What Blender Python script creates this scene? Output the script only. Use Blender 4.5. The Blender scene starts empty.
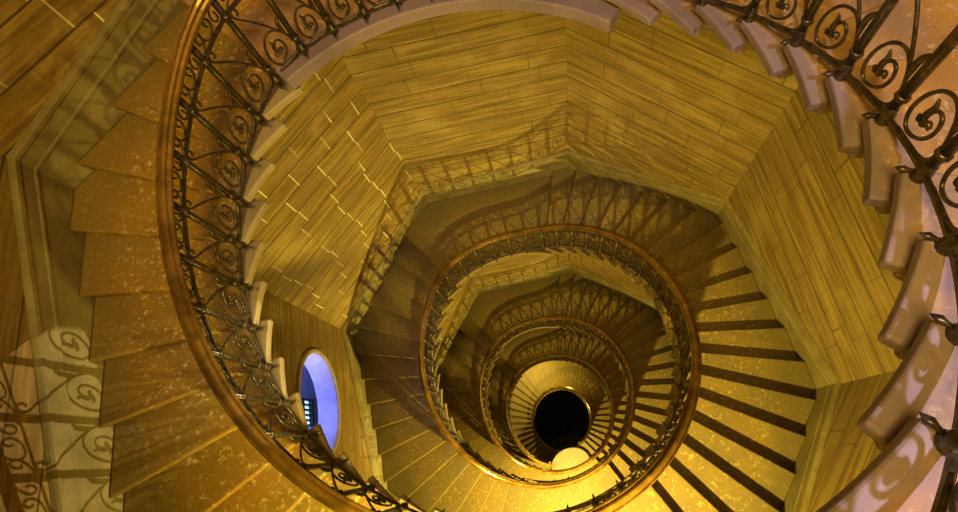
import bpy, bmesh, math, random
from math import pi, sin, cos, radians, floor
from mathutils import Vector, Matrix
random.seed(7)
C = bpy.context.scene.collection
U = 1.85                       # metres per plan unit (rail radius)
ZB = 17.75                     # depth of the ground floor below the camera, in units
PHI = 1.384                    # direction of the corner between the two northern walls
APO = 1.676                    # face of the plinth; the wall face sits just behind it
WALL = 1.690

def ang(t): return PHI + pi/4*t
def W(t, r, z): return (r*cos(ang(t))*U, r*sin(ang(t))*U, (z+ZB)*U)
def octr(t, apo):
    u = (t % 1.0) - .5
    return apo/cos(pi/4*u)
def lerp(a, b, f): return a+(b-a)*f

# ------------------------------------------------------------------ helpers
def link(name, verts, faces, mat, parent=None, smooth=False, uvs=None):
    me = bpy.data.meshes.new(name)
    me.from_pydata(verts, [], faces)
    me.validate()
    bm = bmesh.new(); bm.from_mesh(me)
    bmesh.ops.recalc_face_normals(bm, faces=bm.faces)
    bm.to_mesh(me); bm.free()
    if smooth:
        for p in me.polygons: p.use_smooth = True
    if mat: me.materials.append(mat)
    o = bpy.data.objects.new(name, me); C.objects.link(o)
    if parent: o.parent = parent
    return o
def tag(o, label, cat, group=None):
    o['label'] = label; o['category'] = cat
    if group: o['group'] = group
    return o
def empty(name, label, cat, group=None, loc=(0,0,0)):
    o = bpy.data.objects.new(name, None); C.objects.link(o); o.empty_display_size = .2
    o.location = loc
    return tag(o, label, cat, group)
def struct(o): o['kind'] = 'structure'; return o
def bevel(o, w, seg=2, a=40):
    m = o.modifiers.new('bevel', 'BEVEL'); m.width = w; m.segments = seg; m.limit_method = 'ANGLE'; m.angle_limit = radians(a)
    return o

class MB:
    def __init__(s): s.v = []; s.f = []
    def add(s, v, f):
        k = len(s.v); s.v += [tuple(p) for p in v]; s.f += [tuple(i+k for i in q) for q in f]
    def tube(s, pts, rad, n=6, flat=1.0):
        P = [Vector(p) for p in pts]; m = len(P)
        R = rad if isinstance(rad, (list, tuple)) else [rad]*m
        v = []; prev = None
        for i in range(m):
            t = (P[min(i+1, m-1)]-P[max(i-1, 0)])
            if t.length < 1e-9: t = Vector((0,0,1))
            t.normalize()
            if prev is None:
                a = Vector((P[i].x, P[i].y, 0))
                if a.length < 1e-6: a = Vector((1,0,0))
                a.normalize()
                if abs(a.dot(t)) > .9: a = Vector((0,0,1))
            else: a = prev
            a = (a - t*a.dot(t)).normalized(); prev = a
            b = t.cross(a)
            for k in range(n):
                w = 2*pi*k/n + pi/n
                v.append(P[i]+a*(cos(w)*R[i]*flat)+b*(sin(w)*R[i]))
        f = [(i*n+k, i*n+(k+1) % n, (i+1)*n+(k+1) % n, (i+1)*n+k) for i in range(m-1) for k in range(n)]
        f.append(tuple(range(n-1, -1, -1))); f.append(tuple((m-1)*n+k for k in range(n)))
        s.add(v, f)
    def ball(s, c, r, n=8, sz=1.0):
        v = []; f = []
        m = n//2+1
        for i in range(m+1):
            a = pi*i/m
            for k in range(n):
                w = 2*pi*k/n
                v.append((c[0]+r*sin(a)*cos(w), c[1]+r*sin(a)*sin(w), c[2]+r*sz*cos(a)))
        for i in range(m):
            for k in range(n): f.append((i*n+k, i*n+(k+1) % n, (i+1)*n+(k+1) % n, (i+1)*n+k))
        s.add(v, f)
    def lathe(s, c, prof, n=10):
        v = []; 
        for r, z in prof:
            for k in range(n):
                w = 2*pi*k/n
                v.append((c[0]+r*cos(w), c[1]+r*sin(w), c[2]+z))
        m = len(prof)
        f = [(i*n+k, i*n+(k+1) % n, (i+1)*n+(k+1) % n, (i+1)*n+k) for i in range(m-1) for k in range(n)]
        f.append(tuple(range(n-1, -1, -1))); f.append(tuple((m-1)*n+k for k in range(n)))
        s.add(v, f)
    def build(s, name, mat, parent=None, smooth=True): return link(name, s.v, s.f, mat, parent, smooth)

def spline(pts, per=5):
    out = []; n = len(pts)
    for i in range(n-1):
        p0 = pts[max(i-1, 0)]; p1 = pts[i]; p2 = pts[i+1]; p3 = pts[min(i+2, n-1)]
        for k in range(per):
            t = k/per
            out.append(tuple(.5*((2*p1[j])+(-p0[j]+p2[j])*t+(2*p0[j]-5*p1[j]+4*p2[j]-p3[j])*t*t+(-p0[j]+3*p1[j]-3*p2[j]+p3[j])*t**3) for j in range(len(p1))))
    out.append(tuple(pts[-1])); return out

# ------------------------------------------------------------------ materials
def newmat(name):
    m = bpy.data.materials.new(name); m.use_nodes = True
    nt = m.node_tree; b = nt.nodes['Principled BSDF']
    return m, nt, b
class N:
    def __init__(s, nt): s.nt = nt
    def n(s, kind, **k):
        x = s.nt.nodes.new(kind)
        for a, v in k.items(): setattr(x, a, v)
        return x
    def l(s, a, b): s.nt.links.new(a, b)
    def math(s, op, a, b=None, c=None):
        x = s.n('ShaderNodeMath', operation=op)
        for i, v in enumerate((a, b, c)):
            if v is None: continue
            if isinstance(v, (int, float)): x.inputs[i].default_value = v
            else: s.l(v, x.inputs[i])
        return x.outputs[0]
    def mix(s, f, a, b, mode='MIX'):
        x = s.n('ShaderNodeMix', data_type='RGBA', blend_type=mode)
        for i, v in ((0, f), (6, a), (7, b)):
            if isinstance(v, (int, float)): x.inputs[i].default_value = v
            elif isinstance(v, tuple): x.inputs[i].default_value = (*v, 1) if len(v) == 3 else v
            else: s.l(v, x.inputs[i])
        return x.outputs[2]
    def noise(s, vec, scale, detail=4, rough=.6):
        x = s.n('ShaderNodeTexNoise'); x.inputs['Scale'].default_value = scale
        x.inputs['Detail'].default_value = detail; x.inputs['Roughness'].default_value = rough
        if vec is not None: s.l(vec, x.inputs['Vector'])
        return x.outputs['Fac']
    def ramp(s, f, a, b):
        x = s.n('ShaderNodeMapRange'); x.interpolation_type = 'SMOOTHSTEP'
        x.inputs[1].default_value = a; x.inputs[2].default_value = b; s.l(f, x.inputs[0]); return x.outputs[0]
    def mapping(s, vec, scale):
        x = s.n('ShaderNodeMapping'); x.inputs['Scale'].default_value = scale; s.l(vec, x.inputs['Vector']); return x.outputs[0]

def wall_material(name, seed, tint=(1,1,1), pale=.6):
    m, nt, b = newmat(name); g = N(nt)
    tc = g.n('ShaderNodeTexCoord').outputs['Object']
    sp = g.n('ShaderNodeSeparateXYZ'); g.l(tc, sp.inputs[0]); x, y, z = sp.outputs
    ch = .175*U; bl = (.31 if pale > .5 else .42)*U
    zr = g.math('DIVIDE', z, ch); row = g.math('FLOOR', zr); zf = g.math('FRACT', zr)
    wn = g.n('ShaderNodeTexWhiteNoise', noise_dimensions='2D')
    cb = g.n('ShaderNodeCombineXYZ'); g.l(row, cb.inputs[0]); cb.inputs[1].default_value = seed; g.l(cb.outputs[0], wn.inputs['Vector'])
    xr = g.math('ADD', g.math('DIVIDE', x, bl), g.math('MULTIPLY', wn.outputs['Value'], 3.0))
    col = g.math('FLOOR', xr); xf = g.math('FRACT', xr)
    wn2 = g.n('ShaderNodeTexWhiteNoise', noise_dimensions='3D')
    cb2 = g.n('ShaderNodeCombineXYZ'); g.l(row, cb2.inputs[0]); g.l(col, cb2.inputs[1]); cb2.inputs[2].default_value = seed+.5; g.l(cb2.outputs[0], wn2.inputs['Vector'])
    hz = g.math('LESS_THAN', g.math('ABSOLUTE', g.math('SUBTRACT', zf, .5)), .47)      # 1 inside the block
    vx = g.math('GREATER_THAN', g.math('ABSOLUTE', g.math('SUBTRACT', xf, .5)), .4875)  # 1 in the upright joint
    st = g.mapping(tc, (.5, .5, 7)); streak = g.noise(st, 2.2, 5, .65)
    blot = g.noise(tc, 1.1, 6, .6); fine = g.noise(tc, 14, 4, .7)
    A = tuple(c*t for c, t in zip((.38, .265, .07), tint)); B = tuple(c*t for c, t in zip((.19, .12, .03), tint)); D = tuple(c*t for c, t in zip((.54, .41, .16), tint))
    c1 = g.mix(g.ramp(streak, .40, .66), B, A)
    c1 = g.mix(g.math('MULTIPLY', g.ramp(blot, .48, .75), .55), c1, D)
    c1 = g.mix(g.math('MULTIPLY', wn2.outputs['Value'], .38), c1, (.22, .15, .05))
    c1 = g.mix(g.math('MULTIPLY', g.ramp(fine, .55, .8), .35), c1, D)
    wn3 = g.noise(g.mapping(tc, (1, 1, 1)), .8, 2)
    c1 = g.mix(g.math('MULTIPLY', vx, g.ramp(wn3, .35, .6)), c1, tuple(min(1, c*t) for c, t in zip((.95, .88, .66), (1, 1, 1))) if pale > .5 else (.16, .11, .04))
    dj = g.math('MULTIPLY', g.math('SUBTRACT', 1, hz), .9)
    c1 = g.mix(dj, c1, (.07, .045, .012))
    g.l(c1, b.inputs['Base Color']); b.inputs['Roughness'].default_value = .72
    bu = g.n('ShaderNodeBump'); bu.inputs['Strength'].default_value = .35; bu.inputs['Distance'].default_value = .02
    hgt = g.math('ADD', g.math('MULTIPLY', fine, .4), g.math('ADD', g.math('MULTIPLY', streak, .5), hz)); g.l(hgt, bu.inputs['Height']); g.l(bu.outputs[0], b.inputs['Normal'])
    return m

def tread_material(name, base, edge, fleck, amount=.5, margin=None):
    m, nt, b = newmat(name); g = N(nt)
    tc = g.n('ShaderNodeTexCoord').outputs['Object']
    blot = g.noise(tc, 1.6, 5, .6); mid = g.noise(tc, 9, 8, .72); fl = g.noise(tc, 26, 6, .75)
    c1 = g.mix(g.ramp(blot, .35, .68), base, edge)
    c1 = g.mix(g.math('MULTIPLY', g.ramp(mid, .5, .72), .5), c1, tuple(c*.45 for c in base))
    c1 = g.mix(g.math('MULTIPLY', g.math('MULTIPLY', g.ramp(fl, .52, .62), g.ramp(mid, .42, .58)), amount), c1, fleck)
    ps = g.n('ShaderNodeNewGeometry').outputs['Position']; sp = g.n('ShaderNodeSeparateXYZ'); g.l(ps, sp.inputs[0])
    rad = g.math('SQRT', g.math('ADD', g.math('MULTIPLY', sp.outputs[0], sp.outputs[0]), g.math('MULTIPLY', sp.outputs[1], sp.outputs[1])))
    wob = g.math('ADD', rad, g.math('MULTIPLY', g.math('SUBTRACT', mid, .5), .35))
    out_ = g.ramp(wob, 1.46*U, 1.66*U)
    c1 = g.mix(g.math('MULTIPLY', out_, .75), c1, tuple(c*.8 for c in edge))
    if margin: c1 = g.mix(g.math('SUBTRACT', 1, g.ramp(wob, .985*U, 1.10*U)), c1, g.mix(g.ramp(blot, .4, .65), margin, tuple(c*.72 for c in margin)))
    g.l(c1, b.inputs['Base Color'])
    g.l(g.math('ADD', .42, g.math('MULTIPLY', mid, .35)), b.inputs['Roughness'])
    bu = g.n('ShaderNodeBump'); bu.inputs['Strength'].default_value = .3; bu.inputs['Distance'].default_value = .01
    g.l(g.math('ADD', mid, g.math('MULTIPLY', fl, .5)), bu.inputs['Height']); g.l(bu.outputs[0], b.inputs['Normal'])
    return m

def simple(name, a, b_, scale, rough, metal=0, bump=.15):
    m, nt, b = newmat(name); g = N(nt)
    tc = g.n('ShaderNodeTexCoord').outputs['Object']
    n1 = g.noise(tc, scale, 5, .65)
    g.l(g.mix(g.ramp(n1, .35, .7), a, b_), b.inputs['Base Color'])
    b.inputs['Roughness'].default_value = rough; b.inputs['Metallic'].default_value = metal
    bu = g.n('ShaderNodeBump'); bu.inputs['Strength'].default_value = bump; bu.inputs['Distance'].default_value = .006
    g.l(n1, bu.inputs['Height']); g.l(bu.outputs[0], b.inputs['Normal'])
    return m

M_wall_pale = wall_material('ashlar_pale_joints', 3.0, (1.1, 1.08, .95), 1.0)
M_wall = wall_material('ashlar_dark_joints', 5.0, (1, 1, 1), 0.0)
M_wall_win = wall_material('ashlar_weathered', 9.0, (.85, .78, .7), 0.0)
M_tread_top = tread_material('worn_stone_cool_lit_margin', (.62, .32, .065), (.54, .35, .17), (.86, .66, .38), .9, (.30, .22, .25))  # violet inner margin puts the cool light's tint into the colour
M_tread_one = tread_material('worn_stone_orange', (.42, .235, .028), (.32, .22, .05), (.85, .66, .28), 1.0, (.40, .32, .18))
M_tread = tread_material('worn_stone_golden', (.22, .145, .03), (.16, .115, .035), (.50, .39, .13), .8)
M_plinth = simple('plinth_stone', (.20, .155, .055), (.31, .25, .11), 3.0, .65)
M_iron = simple('wrought_iron', (.042, .031, .019), (.135, .10, .058), 30, .30, .5)
M_brass = simple('polished_handrail', (.15, .08, .015), (.32, .18, .034), 6, .2, .4, .05)
M_frame = simple('window_frame_stone', (.42, .33, .17), (.58, .47, .27), 5, .6)
M_niche = simple('twilight_tinted_plaster', (.42, .42, .60), (.66, .67, .86), 2.2, .8)  # lilac is the blue twilight painted into the plaster colour
M_dark = simple('shaft_darkness', (.004, .004, .008), (.009, .008, .014), 2.0, .8)  # near-black floor colour stands in for the darkness of the deep shaft
M_louvre = simple('black_shutter', (.012, .012, .02), (.02, .02, .03), 8, .5)
mp, nt, b = newmat('evening_sky_pane'); b.inputs['Base Color'].default_value = (.3, .5, 1, 1)
b.inputs['Emission Color'].default_value = (.45, .72, 1, 1); b.inputs['Emission Strength'].default_value = 1.6
M_pane = mp
M_ledge = simple('pale_ledge_stone', (.22, .18, .12), (.28, .23, .16), 4, .6)

# ------------------------------------------------------------------ the run of the stair
# (t: eighths of a turn counter-clockwise, falling; level: units below the camera)
RT, RR = .0865, .10
flights = []; landings = []
def flight(t0, sp, n, top, rise, ri, mat, key):
    flights.append(dict(t0=t0, sp=sp, n=n, top=top, rise=rise, ri=ri, mat=mat, key=key, slant=.013))
    return t0+sp*(n-1), top-rise*n
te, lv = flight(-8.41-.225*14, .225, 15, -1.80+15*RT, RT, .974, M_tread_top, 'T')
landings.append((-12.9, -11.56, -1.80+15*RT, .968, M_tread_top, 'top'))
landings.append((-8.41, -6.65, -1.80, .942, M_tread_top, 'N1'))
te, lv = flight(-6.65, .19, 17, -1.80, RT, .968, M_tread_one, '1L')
z = lv; t = -3.61
landings.append((t, .087-.166*18, z, .975, M_tread, 'S2'))
k = 0
while True:
    ri = .975 if k < 3 else .70
    if k == 3:                          # the lowest turn runs on without a landing
        te, z = flight(.087-.166*18+8*k, .166, 42, z, 3.6/42, ri, M_tread, '5R')
        break
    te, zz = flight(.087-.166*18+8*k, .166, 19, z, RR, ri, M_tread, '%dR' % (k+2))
    landings.append((.087+8*k, 1.25+8*k, zz, ri, M_tread, 'N%d' % (k+2)))
    te, z2 = flight(1.25+8*k, .17, 17, zz, RR, ri, M_tread, '%dL' % (k+2))
    z = z2
    landings.append((3.97+8*k, .087-.166*18+8*(k+1), z, (.975 if k < 2 else .94), M_tread, 'S%d' % (k+3)))
    k += 1
landings.append((te, 29.1, z, .70, M_tread, 'S6'))
knots = []
for a, b2, zz, *_ in landings: knots += [(a+1e-4, zz), (b2, zz)]
for f in flights:
    for i in range(f['n']): knots.append((f['t0']+f['sp']*i, f['top']-f['rise']*i))
    knots.append((f['t0']+f['sp']*(f['n']-1)+1e-4, f['top']-f['rise']*f['n']+f['rise']*.5))
# the nosing line: through every nosing
seq = sorted(set([(f['t0']+f['sp']*i, f['top']-f['rise']*i) for f in flights for i in range(f['n'])]+[(b2, zz) for a, b2, zz, *_ in landings]+[(a+f_, zz) for a, b2, zz, *_ in landings for f_ in (.17,)]))
def nos(t):
    if t <= seq[0][0]: return seq[0][1]
    if t >= seq[-1][0]: return seq[-1][1]
    lo, hi = 0, len(seq)-1
    while hi-lo > 1:
        m = (lo+hi)//2
        if seq[m][0] <= t: lo = m
        else: hi = m
    (a, za), (b2, zb) = seq[lo], seq[hi]
    return za+(zb-za)*(t-a)/max(b2-a, 1e-6)
def rail(t):            # the smoothed line the ironwork follows
    return sum(nos(t+d)*w for d, w in ((-.24, 1), (-.12, 2), (0, 3), (.12, 2), (.24, 1)))/9 + .018
def bow(t):              # the foot of the railing wanders a little off the circle of the handrail
    if t > -8.4: return 0.0
    return lerp(.0, .024, min(1, (-t-8.4)/2.4)**1.5)

# ------------------------------------------------------------------ octagonal tower walls
sides = ['north', 'northwest', 'west', 'southwest', 'south', 'southeast', 'east', 'northeast']
wall_mats = [M_wall, M_wall_pale, M_wall_win, M_wall, M_wall, M_wall, M_wall, M_wall]
ZT = 1.35
half = math.tan(pi/8)
def wall_obj(i):
    a = ang(i+.5); th = .16
    w0 = WALL*half*U; w1 = (WALL+th)*half*U; h0 = 0.0; h1 = (ZT+ZB)*U; y0 = 0; y1 = th*U
    if i != 2:
        v = [(-w0, y0, h0), (w0, y0, h0), (w1, y1, h0), (-w1, y1, h0), (-w0, y0, h1), (w0, y0, h1), (w1, y1, h1), (-w1, y1, h1)]
        f = [(0,1,5,4), (1,2,6,5), (2,3,7,6), (3,0,4,7), (0,3,2,1), (4,5,6,7)]
    else:
        v = []; f = []
        zc = (-4.73+ZB)*U; R = .385*U; s = .52*U; nseg = 48
        def ring(y, wx):
            k = len(v)
            for j in range(nseg): v.append((R*cos(2*pi*j/nseg), y, zc+R*sin(2*pi*j/nseg)))
            for j in range(nseg):
                c_, s_ = cos(2*pi*j/nseg), sin(2*pi*j/nseg); q = s/max(abs(c_), abs(s_)); v.append((q*c_, y, zc+q*s_))
            e = len(v)
            v.extend([(-wx, y, h0), (wx, y, h0), (wx, y, h1), (-wx, y, h1)])
            for j in range(nseg):
                n2 = (j+1) % nseg; f.append((k+j, k+n2, k+nseg+n2, k+nseg+j))
            # surrounding strips, sharing the square's corner points
            cr = {q: k+nseg+nseg*q//8 for q in (1, 3, 5, 7)}
            f.append(tuple([e+1, e+2]+[cr[1]]+[k+nseg+j % nseg for j in range(nseg//8-1, -nseg//8-1, -1)]))
            f.append(tuple([e+2, e+3]+[k+nseg+j for j in range(3*nseg//8, nseg//8-1, -1)]))
            f.append(tuple([e+3, e+0]+[k+nseg+j for j in range(5*nseg//8, 3*nseg//8-1, -1)]))
            f.append(tuple([e+0, e+1]+[k+nseg+j for j in range(7*nseg//8, 5*nseg//8-1, -1)]))
            return k, e
        k0, e0 = ring(y0, w0); k1, e1 = ring(y1, w1)
        for j in range(nseg): f.append((k0+j, k1+j, k1+(j+1) % nseg, k0+(j+1) % nseg))
        for j in range(4): f.append((e0+j, e0+(j+1) % 4, e1+(j+1) % 4, e1+j))
    o = struct(link('wall_'+sides[i], v, f, wall_mats[i]))
    # local x runs along the wall, local y outward
    o.matrix_world = Matrix.Translation((WALL*U*cos(a), WALL*U*sin(a), 0)) @ Matrix.Rotation(a-pi/2, 4, 'Z')
    return o
# x axis after rotation a-90deg points clockwise; fine for masonry
walls = [wall_obj(i) for i in range(8)]

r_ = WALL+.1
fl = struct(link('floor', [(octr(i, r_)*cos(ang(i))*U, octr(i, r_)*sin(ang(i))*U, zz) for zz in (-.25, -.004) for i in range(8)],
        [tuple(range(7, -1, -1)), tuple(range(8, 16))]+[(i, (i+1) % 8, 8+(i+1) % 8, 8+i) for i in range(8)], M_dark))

# ------------------------------------------------------------------ sloping plinth along every wall
prof = [(APO, -.16), (APO, .135), (APO-.008, .142), (APO-.008, .152), (APO-.003, .158), (APO-.003, .226), (APO-.012, .234), (APO-.012, .252), (APO-.002, .258), (WALL-.001, .262), (WALL-.001, -.16)]
def plinth(c):
    v = []; n = len(prof)
    for k in (c, c+1):
        for ap, dz in prof: v.append(W(k, ap/cos(pi/8), nos(k)+dz))
    f = [(j, (j+1) % n, n+(j+1) % n, n+j) for j in range(n)]+[tuple(range(n-1, -1, -1)), tuple(range(n, 2*n))]
    o = struct(link('baseboard_'+sides[c % 8], v, f, M_plinth)); return o
for c in range(-13, 27): plinth(c)

# ------------------------------------------------------------------ steps and landings
def slab(ta, tb, level, th, ria, rib, apo, over, hole=None):
    """polygon from the back edge ta-over to the nosing tb"""
    t0 = ta-over; n = max(3, int((tb-t0)/.05)+1)
    inn = [(lerp(t0, tb, i/n), lerp(ria, rib, i/n)) for i in range(n+1)]
    outs = sorted(set([t0, tb]+[float(k) for k in range(floor(t0), floor(tb)+2) if t0 < k < tb]))
    poly = inn+[(t, octr(t, apo) if abs(t-round(t)) > 1e-6 else apo/cos(pi/8)) for t in reversed(outs)]
    m = len(poly)
    v = [W(t, r, level) for t, r in poly]+[W(t, r, level-th) for t, r in poly]
    f = [tuple(range(m)), tuple(range(2*m-1, m-1, -1))]+[(i, (i+1) % m, m+(i+1) % m, m+i) for i in range(m)]
    return v, f
flight_labels = {
 'T': 'topmost flight of orange stone steps with mauve-lit inner ends at the right edge nearest the viewer',
 '1L': 'large flight of speckled orange stone steps along the left edge of the picture',
 '2R': 'golden flight of stone steps with dark shadow bands right of the second ring',
 '2L': 'golden flight of stone steps beside the round window left of the second ring',
 '3R': 'shadowed flight of steps inside the second railing ring on its right side',
 '3L': 'flight of small steps inside the second railing ring on its left side',
 '4R': 'flight of tiny dark steps inside the third railing ring on its right',
 '4L': 'flight of tiny golden steps inside the third railing ring on its left',
 '5R': 'lowest flight of tiny golden steps winding all round the black well bottom'}
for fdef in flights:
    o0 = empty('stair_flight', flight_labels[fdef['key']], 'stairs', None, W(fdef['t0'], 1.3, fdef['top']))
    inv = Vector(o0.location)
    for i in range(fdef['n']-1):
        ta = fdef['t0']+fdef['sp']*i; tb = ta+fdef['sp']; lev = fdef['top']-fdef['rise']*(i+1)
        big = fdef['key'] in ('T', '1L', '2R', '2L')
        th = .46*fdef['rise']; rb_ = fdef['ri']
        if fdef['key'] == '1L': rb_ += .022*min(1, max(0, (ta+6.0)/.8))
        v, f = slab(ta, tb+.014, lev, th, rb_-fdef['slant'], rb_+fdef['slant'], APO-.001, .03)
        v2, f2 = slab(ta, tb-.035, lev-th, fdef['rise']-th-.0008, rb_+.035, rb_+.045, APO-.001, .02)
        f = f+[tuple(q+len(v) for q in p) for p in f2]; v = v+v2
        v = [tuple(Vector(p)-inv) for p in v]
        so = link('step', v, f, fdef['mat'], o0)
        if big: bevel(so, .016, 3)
land_labels = {
 'top': 'topmost stone landing beside the viewer',
 'N1': 'pale pink landing edge curving across the top of the picture',
 'S2': 'golden stone landing at the foot of the left flight under the bottom edge',
 'N2': 'golden landing crossed by railing shadows above the second railing ring',
 'S3': 'bright golden landing at the bottom of the second railing ring',
 'N3': 'shadowed landing at the top inside the second railing ring',
 'S4': 'bright narrow landing at the bottom inside the third railing ring',
 'N4': 'tiny golden landing at the top inside the third railing ring',
 'S5': 'pale narrow landing just below the black well bottom',
 'S6': 'deepest stone landing at the bottom of the well'}
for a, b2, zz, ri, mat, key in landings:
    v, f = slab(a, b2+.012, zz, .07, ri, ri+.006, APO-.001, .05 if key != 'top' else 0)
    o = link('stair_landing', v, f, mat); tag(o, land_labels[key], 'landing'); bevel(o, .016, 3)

# ------------------------------------------------------------------ wrought iron railing
H = .469
STEM = [(.25, .015), (.55, .015), (.78, .025), (.91, .06), (.95, .13), (.88, .23), (.74, .34), (.55, .46), (.34, .58), (.18, .66), (.11, .72), (.15, .76), (.24, .745), (.25, .70), (.20, .69)]
SPIR = [(.78, .31), (.66, .36), (.50, .375), (.34, .34), (.23, .25), (.22, .14), (.32, .065), (.48, .055), (.64, .10), (.70, .18), (.65, .25), (.54, .27), (.45, .22), (.49, .155)]
LEAF = [(.86, .25), (.84, .34), (.87, .41), (.95, .44)]
FA = [(.02, .80), (.12, .79), (.25, .83), (.30, .88), (.25, .93), (.17, .91), (.17, .86), (.22, .86)]
FB = [(.48, .94), (.36, .95), (.30, .90), (.33, .83), (.44, .80), (.60, .82), (.66, .88), (.58, .93), (.52, .90), (.56, .86)]
FC = [(.98, .94), (.88, .95), (.76, .90), (.73, .85), (.80, .81), (.87, .83), (.86, .88)]
def posts_between(t0, t1):
    out = []
    for f in flights:
        for i in range(f['n']): out.append(f['t0']+f['sp']*i+(-.006 if f['key'] == 'T' else .036))
    for a, b2, *_ in landings:
        n = max(1, round((b2-a)/.185))
        for i in range(1, n): out.append(a+.02+(b2-a)*i/n)
    return sorted(t for t in set(round(x, 4) for x in out) if t0 <= t < t1)
def level_at(t):        # tread level under t
    for a, b2, zz, *_ in landings:
        if a < t <= b2: return zz
    for f in flights:
        if f['t0'] < t <= f['t0']+f['sp']*(f['n']-1):
            return f['top']-f['rise']*(int((t-f['t0'])/f['sp'])+1)
    return nos(t)
def sweep(name, t0, t1, prof2, rr, dz, mat, parent, step=.05, inv=Vector((0,0,0))):
    n = max(2, int((t1-t0)/step)); v = []; m = len(prof2)
    for i in range(n+1):
        t = lerp(t0, t1, i/n); zz = rail(t)+dz; q = rr+bow(t)*(1-min(1, dz/H))
        for a, b2 in prof2: v.append(tuple(Vector(W(t, q+a, zz+b2))-inv))
    f = [(i*m+j, i*m+(j+1) % m, (i+1)*m+(j+1) % m, (i+1)*m+j) for i in range(n) for j in range(m)]
    f += [tuple(range(m)), tuple(n*m+j for j in range(m-1, -1, -1))]
    return link(name, v, f, mat, parent, False)
HP = [(-.024, -.014), (-.028, -.004), (-.027, .005), (-.022, .009), (-.0175, .004), (-.015, .006), (-.0125, .015), (-.006, .021), (.004, .021), (.011, .016), (.014, .006), (.0165, .004), (.021, .009), (.0265, .005), (.027, -.004), (.023, -.013), (.012, -.017), (-.012, -.017)]
BP = [(-.0055, -.0055), (.0055, -.0055), (.0055, .0055), (-.0055, .0055)]
def railing(t0, t1, rr, label, detail, hp=1.0):
    rt = empty('iron_railing', label, 'railing', None, W(t0, rr, rail(t0))); inv = Vector(rt.location)
    hr = sweep('handrail', t0, t1, [(a*hp, b2*hp) for a, b2 in HP], rr, H, M_brass, rt, .05, inv)
    hr['label'] = 'brown handrail with polished golden edges'
    sweep('bottom_rail', t0, t1, BP, rr, 0.0, M_iron, rt, .06, inv)
    sweep('middle_rail', t0, t1, BP, rr, H*.77, M_iron, rt, .06, inv)
    sweep('top_bar', t0, t1, BP, rr, H-.022, M_iron, rt, .06, inv)
    ps = posts_between(t0, t1); n_t = 6 if detail > 1 else 4; per = 5 if detail > 1 else 3
    for i, tp in enumerate(ps):
        rf = rr+bow(tp); zr = rail(tp); zf = max(level_at(tp), zr-.024); foot = Vector(W(tp, rf, zf))-inv; top = Vector(W(tp, rr, zr+H-.012))-inv; low = Vector(W(tp, rf, zr))-inv
        m = MB(); pr = .0115*U
        m.tube([foot, top], pr, 8 if detail > 1 else 5)
        if detail > 1:
            m.lathe(foot, [(.0165*U, 0), (.0175*U, .005*U), (.016*U, .008*U), (.0145*U, .022*U), (.0175*U, .026*U), (.0175*U, .032*U), (.0145*U, .037*U), (.0135*U, .052*U), (.0115*U, .056*U)], 12)
        bo = m.build('baluster', M_iron, rt)
        if detail > 1:
            k = MB(); hh = top-low
            for vv, rad in ((.165, .0165),): k.lathe(low+hh*vv, [(.012*U, -.008*U), (rad*U, -.004*U), (rad*U, .004*U), (.012*U, .008*U)], 10)
            k.build('collar', M_iron, bo)
            k = MB(); k.ball(low+hh*.785, .019*U, 8, .8); k.build('knob', M_iron, bo)
            k = MB()
            sp0 = Vector(W(tp+.004, rf-.008, zf+.012))-inv; sp1 = Vector(W(tp+.012, rf-.046, zf+.010))-inv
            k.tube([sp0, sp0.lerp(sp1, .35), sp0.lerp(sp1, .62), sp1], [.004*U, .005*U, .0085*U, .001*U], 4)
            k.build('spear_foot', M_iron, bo)
        if i == 0: continue
        tq = ps[i-1]                                    # uphill neighbour
        if tp-tq > .45: continue
        def Q(p): 
            t = lerp(tp, tq, p[0]); zq = rail(t)
            return Vector(W(t, rr+bow(t)*(1-p[1]), zq+p[1]*H))-inv
        m = MB(); br = .0047*U if detail > 1 else .007*U
        m.tube([Q(p) for p in spline(STEM, per)], br, n_t)
        m.tube([Q(p) for p in spline(SPIR, per)], br, n_t)
        if detail > 1:
            lp = spline(LEAF, 4); m.tube([Q(p) for p in lp], [br*(.7+1.1*sin(pi*(j/(len(lp)-1))**.7)) for j in range(len(lp))], 5)
        so = m.build('scroll_panel', M_iron, rt)
        if detail > 1:
            k = MB()
            for pts in ([(.49, .155), (.44, .20), (.46, .26), (.41, .31)], [(.49, .165), (.56, .18), (.60, .15)], [(.49, .165), (.41, .155), (.36, .18)]):
                lp = spline(pts, 3); k.tube([Q(p) for p in lp], [br*(.5+1.2*sin(pi*(j/(len(lp)-1))**.8)) for j in range(len(lp))], 5)
            k.ball(Q((.49, .16)), .010*U, 6); k.build('leaf', M_iron, so)
        m = MB()
        for cv in (FA, FB, FC): m.tube([Q(p) for p in spline(cv, per if detail > 1 else 2)], br*.85, n_t)
        m.build('frieze_scroll', M_iron, rt)
    return rt
railing(-12.6, -3.3, 1.0, 'large black wrought iron scroll railing of the topmost turn with golden brown handrail', 2)
railing(-3.3, 4.6, 1.0, 'second wrought iron railing ring around the well, reaching from right to centre bottom', 2)
railing(4.6, 12.6, 1.0, 'third smaller wrought iron railing ring nested inside the second ring', 1)
railing(12.6, 20.12, 1.0, 'fourth tiny iron railing ring with pale golden handrail near the well bottom', 1)
railing(21.05, 28.05, .73, 'innermost tiny railing ring with pale rim around the black well bottom', 1)

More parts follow.
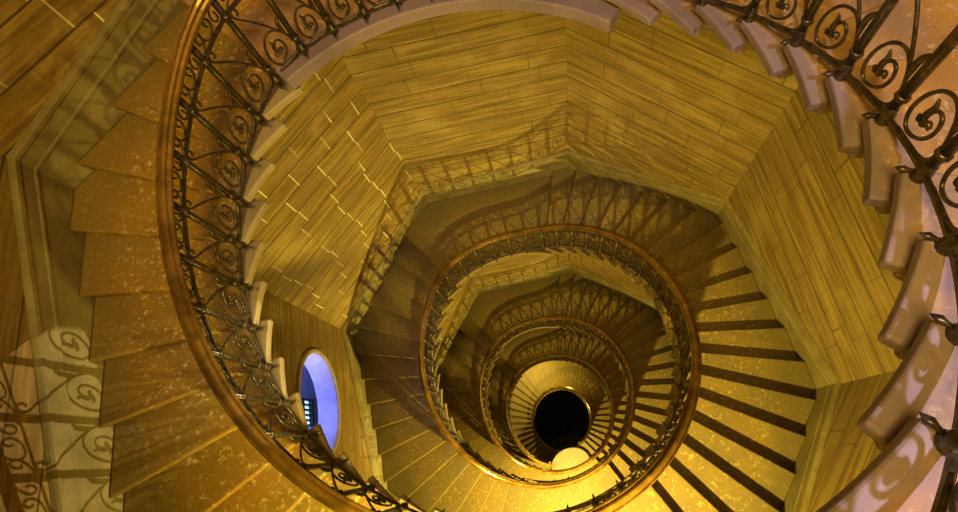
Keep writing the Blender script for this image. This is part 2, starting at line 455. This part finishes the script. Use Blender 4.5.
# rounded balcony that juts into the well at the lowest landing
S5 = [l for l in landings if l[5] == 'S5'][0]
cx_, cy_, cz_ = W(20.56, 1.13, S5[2])
dirx, diry = -cos(ang(20.66)), -sin(ang(20.66)); px, py = -diry, dirx
v = []; nn = 24; w_ = .43*U; d_ = .45*U
out = [(px*w_, py*w_)]+[(px*w_*cos(pi*i/nn)+dirx*d_*(.25+.75*sin(pi*i/nn)), py*w_*cos(pi*i/nn)+diry*d_*(.25+.75*sin(pi*i/nn))) for i in range(nn+1)]+[(-px*w_, -py*w_)]
bal = empty('balcony', 'small bright rounded balcony jutting into the black well bottom', 'balcony', None, (cx_, cy_, cz_))
for zz in (.002, -.10*U): v += [(x, y, zz) for x, y in out]
m_ = len(out)
link('balcony_slab', v, [tuple(range(m_)), tuple(range(2*m_-1, m_-1, -1))]+[(i, (i+1) % m_, m_+(i+1) % m_, m_+i) for i in range(m_)], M_ledge, bal)
m = MB(); m.tube([(x*.96, y*.96, .03*U) for x, y in out[1:-1]], .028*U, 6); m.build('curb', M_ledge, bal)

# ------------------------------------------------------------------ round window in the west wall
aw = ang(2.5); MW = Matrix.Translation((WALL*U*cos(aw), WALL*U*sin(aw), 0)) @ Matrix.Rotation(aw-pi/2, 4, 'Z')
zc = (-4.73+ZB)*U; R = .385*U
win = bpy.data.objects.new('window_1', None); C.objects.link(win); win.matrix_world = MW @ Matrix.Translation((0, 0, zc)); struct(win)
pf = [(R+.0, .0), (R-.004, -.014*U), (R+.010*U, -.022*U), (R+.028*U, -.020*U), (R+.034*U, -.010*U), (R+.036*U, 0)]
v = []; n = 64
for j in range(n):
    for r, y in pf: v.append((r*cos(2*pi*j/n), y, r*sin(2*pi*j/n)))
mm = len(pf)
link('window_frame', v, [(j*mm+i, j*mm+(i+1) % mm, ((j+1) % n)*mm+(i+1) % mm, ((j+1) % n)*mm+i) for j in range(n) for i in range(mm)], M_frame, win)
vv_ = [((R-.006)*cos(2*pi*j/n), y, (R-.006)*sin(2*pi*j/n)) for y in (-.004, .162*U) for j in range(n)]
ro = [(R-.001)/(R-.006)]*2
vv_ += [(x*ro[0], y, zz*ro[0]) for x, y, zz in vv_]
link('reveal', vv_, [(j, (j+1) % n, n+(j+1) % n, n+j) for j in range(n)]+[(2*n+j, 2*n+(j+1) % n, 3*n+(j+1) % n, 3*n+j) for j in range(n)]+[(j, (j+1) % n, 2*n+(j+1) % n, 2*n+j) for j in range(n)], M_niche, win)  # lining added to carry the painted twilight tint
def boxv(x0, x1, y0, y1, z0, z1):
    return [(x0,y0,z0),(x1,y0,z0),(x1,y1,z0),(x0,y1,z0),(x0,y0,z1),(x1,y0,z1),(x1,y1,z1),(x0,y1,z1)]
BF = [(0,1,2,3),(4,5,6,7),(0,1,5,4),(1,2,6,5),(2,3,7,6),(3,0,4,7)]
# plastered recess behind the opening: floor, sides, top and back wall
nx, ny0, ny1, nz0, nz1 = .56*U, .161*U, .44*U, -1.16*U, .50*U
m = MB(); tk = .05*U
m.add(boxv(-nx, nx, ny0, ny1, nz0-tk, nz0), BF); m.add(boxv(-nx, nx, ny0, ny1, nz1, nz1+tk), BF)
m.add(boxv(-nx-tk, -nx, ny0, ny1, nz0-tk, nz1+tk), BF); m.add(boxv(nx, nx+tk, ny0, ny1, nz0-tk, nz1+tk), BF)
m.add(boxv(-nx-tk, nx+tk, ny1, ny1+tk, nz0-tk, nz1+tk), BF)
m.build('recess', M_niche, win, False)
gx0, gx1, gz0, gz1 = -.05*U, .17*U, -.86*U, -.66*U
pn = MB(); pn.add(boxv(gx0, gx1, ny1-.012*U, ny1-.002*U, gz0, gz1), BF); pn.build('pane', M_pane, win, False)
gr = MB()
for i in range(6):
    xx = lerp(gx0, gx1, i/5); gr.add(boxv(xx-.008*U, xx+.008*U, ny1-.04*U, ny1-.014*U, gz0, gz1), BF)
for zz in (gz0, gz1-.02*U): gr.add(boxv(gx0-.01*U, gx1+.01*U, ny1-.045*U, ny1-.012*U, zz, zz+.02*U), BF)
gr.build('grille', M_louvre, win, False)
sh = MB(); sh.add(boxv(gx0-.01*U, gx1+.01*U, ny1-.10*U, ny1-.002*U, gz0-.24*U, gz0-.004*U), BF); sh.build('shutter', M_louvre, win, False)

# ------------------------------------------------------------------ light
def lamp(name, t, r, z, power, col, size):
    l = bpy.data.lights.new(name, 'POINT'); l.energy = power; l.color = col; l.shadow_soft_size = size
    o = bpy.data.objects.new(name, l); C.objects.link(o); o.location = W(t, r, z); return o
GOLD = (1.0, .76, .13)
def sconce(t, r, z, power, col, size, aim_t, aim_z, cone, blend=.75):
    l = bpy.data.lights.new('landing_sconce', 'SPOT'); l.energy = power; l.color = col; l.shadow_soft_size = size
    l.spot_size = radians(cone); l.spot_blend = blend
    o = bpy.data.objects.new('landing_sconce', l); C.objects.link(o); o.location = W(t, r, z)
    o.rotation_euler = (Vector(W(aim_t, .9, aim_z))-o.location).to_track_quat('-Z', 'Y').to_euler()
sconce(-3.40, 1.55, -2.08, 1000, GOLD, .05, .2, -5.6, 160, 1.0)
sconce(4.55, 1.55, -5.70, 950, GOLD, .05, 1.2, -7.2, 172)
sconce(12.55, 1.55, -9.30, 1000, GOLD, .05, .55, -11.2, 170)
sconce(25.0, 1.5, -14.9, 330, GOLD, .05, 28.6, -17.2, 172)
sconce(20.5, 1.15, -12.9, 620, GOLD, .05, .6, -15.0, 170)
for t_, z_, e_, at_, az_, cn in ((-1.45, -2.02, 620, -5.28, -2.27, 15), (6.75, -5.72, 620, 2.78, -5.98, 15)):   # low fittings under the flights, raking across the well
    sconce(t_, 1.5, z_, e_, (1, .82, .42), .012, at_, az_, cn, .12)
    C.objects[-1].rotation_euler = (Vector(W(at_, 1.66, az_))-C.objects[-1].location).to_track_quat('-Z', 'Y').to_euler()
l = bpy.data.lights.new('top_room_light', 'AREA'); l.energy = 235; l.color = (1, .66, .14); l.size = 1.3
o = bpy.data.objects.new('top_room_light', l); C.objects.link(o); o.location = W(-3.7, 1.1, 1.3)
for e_, c_, p_ in ((34, (.10, .28, 1.0), (-.36, .34, -.86)), (32, (.30, .36, 1.0), (.30, .30, .22))):
    l = bpy.data.lights.new('recess_daylight', 'POINT'); l.energy = e_; l.color = c_; l.shadow_soft_size = .08
    o = bpy.data.objects.new('recess_daylight', l); C.objects.link(o); o.matrix_world = win.matrix_world @ Matrix.Translation(Vector(p_)*U)
l = bpy.data.lights.new('unseen_cool_light', 'AREA'); l.energy = 20; l.color = (.84, .74, .95); l.size = .10; l.spread = radians(85)  # small unseen cool source added above the right-hand steps
o = bpy.data.objects.new('unseen_cool_light', l); C.objects.link(o); o.location = W(-2.95, 1.35, .95)
d = Vector(W(-2.4, .98, -.95))-o.location; o.rotation_euler = d.to_track_quat('-Z', 'Y').to_euler()

w = bpy.data.worlds.new('tower_air'); bpy.context.scene.world = w; w.use_nodes = True
bg = w.node_tree.nodes['Background']; bg.inputs[0].default_value = (.55, .42, .5, 1); bg.inputs[1].default_value = .03

# ------------------------------------------------------------------ camera
cam = bpy.data.cameras.new('camera'); co = bpy.data.objects.new('camera', cam); C.objects.link(co)
F = 589.63; PXX, PXY = 479+45.13, 256-66.57; NX, NY = 573.22, 449.23
cam.sensor_fit = 'HORIZONTAL'; cam.sensor_width = 36; cam.lens = F/958*36
cam.shift_x = -45.13/958; cam.shift_y = -66.57/958
cam.clip_start = .01; cam.clip_end = 200
d = Vector(((NX-PXX)/F, -(NY-PXY)/F, -1)).normalized(); up = -d
ex = Vector((1, 0, 0)); ex = (ex-up*ex.dot(up)).normalized(); ey = up.cross(ex)
Rm = Matrix((ex, ey, up))            # rows: world axes in camera coordinates = R transposed
co.matrix_world = Matrix.Translation((.3047*U, -.6725*U, ZB*U)) @ Rm.to_4x4()
bpy.context.scene.camera = co
vs = bpy.context.scene.view_settings; vs.view_transform = 'Standard'; vs.look = 'None'; vs.gamma = 1; vs.exposure = .38; vs.use_curve_mapping = False
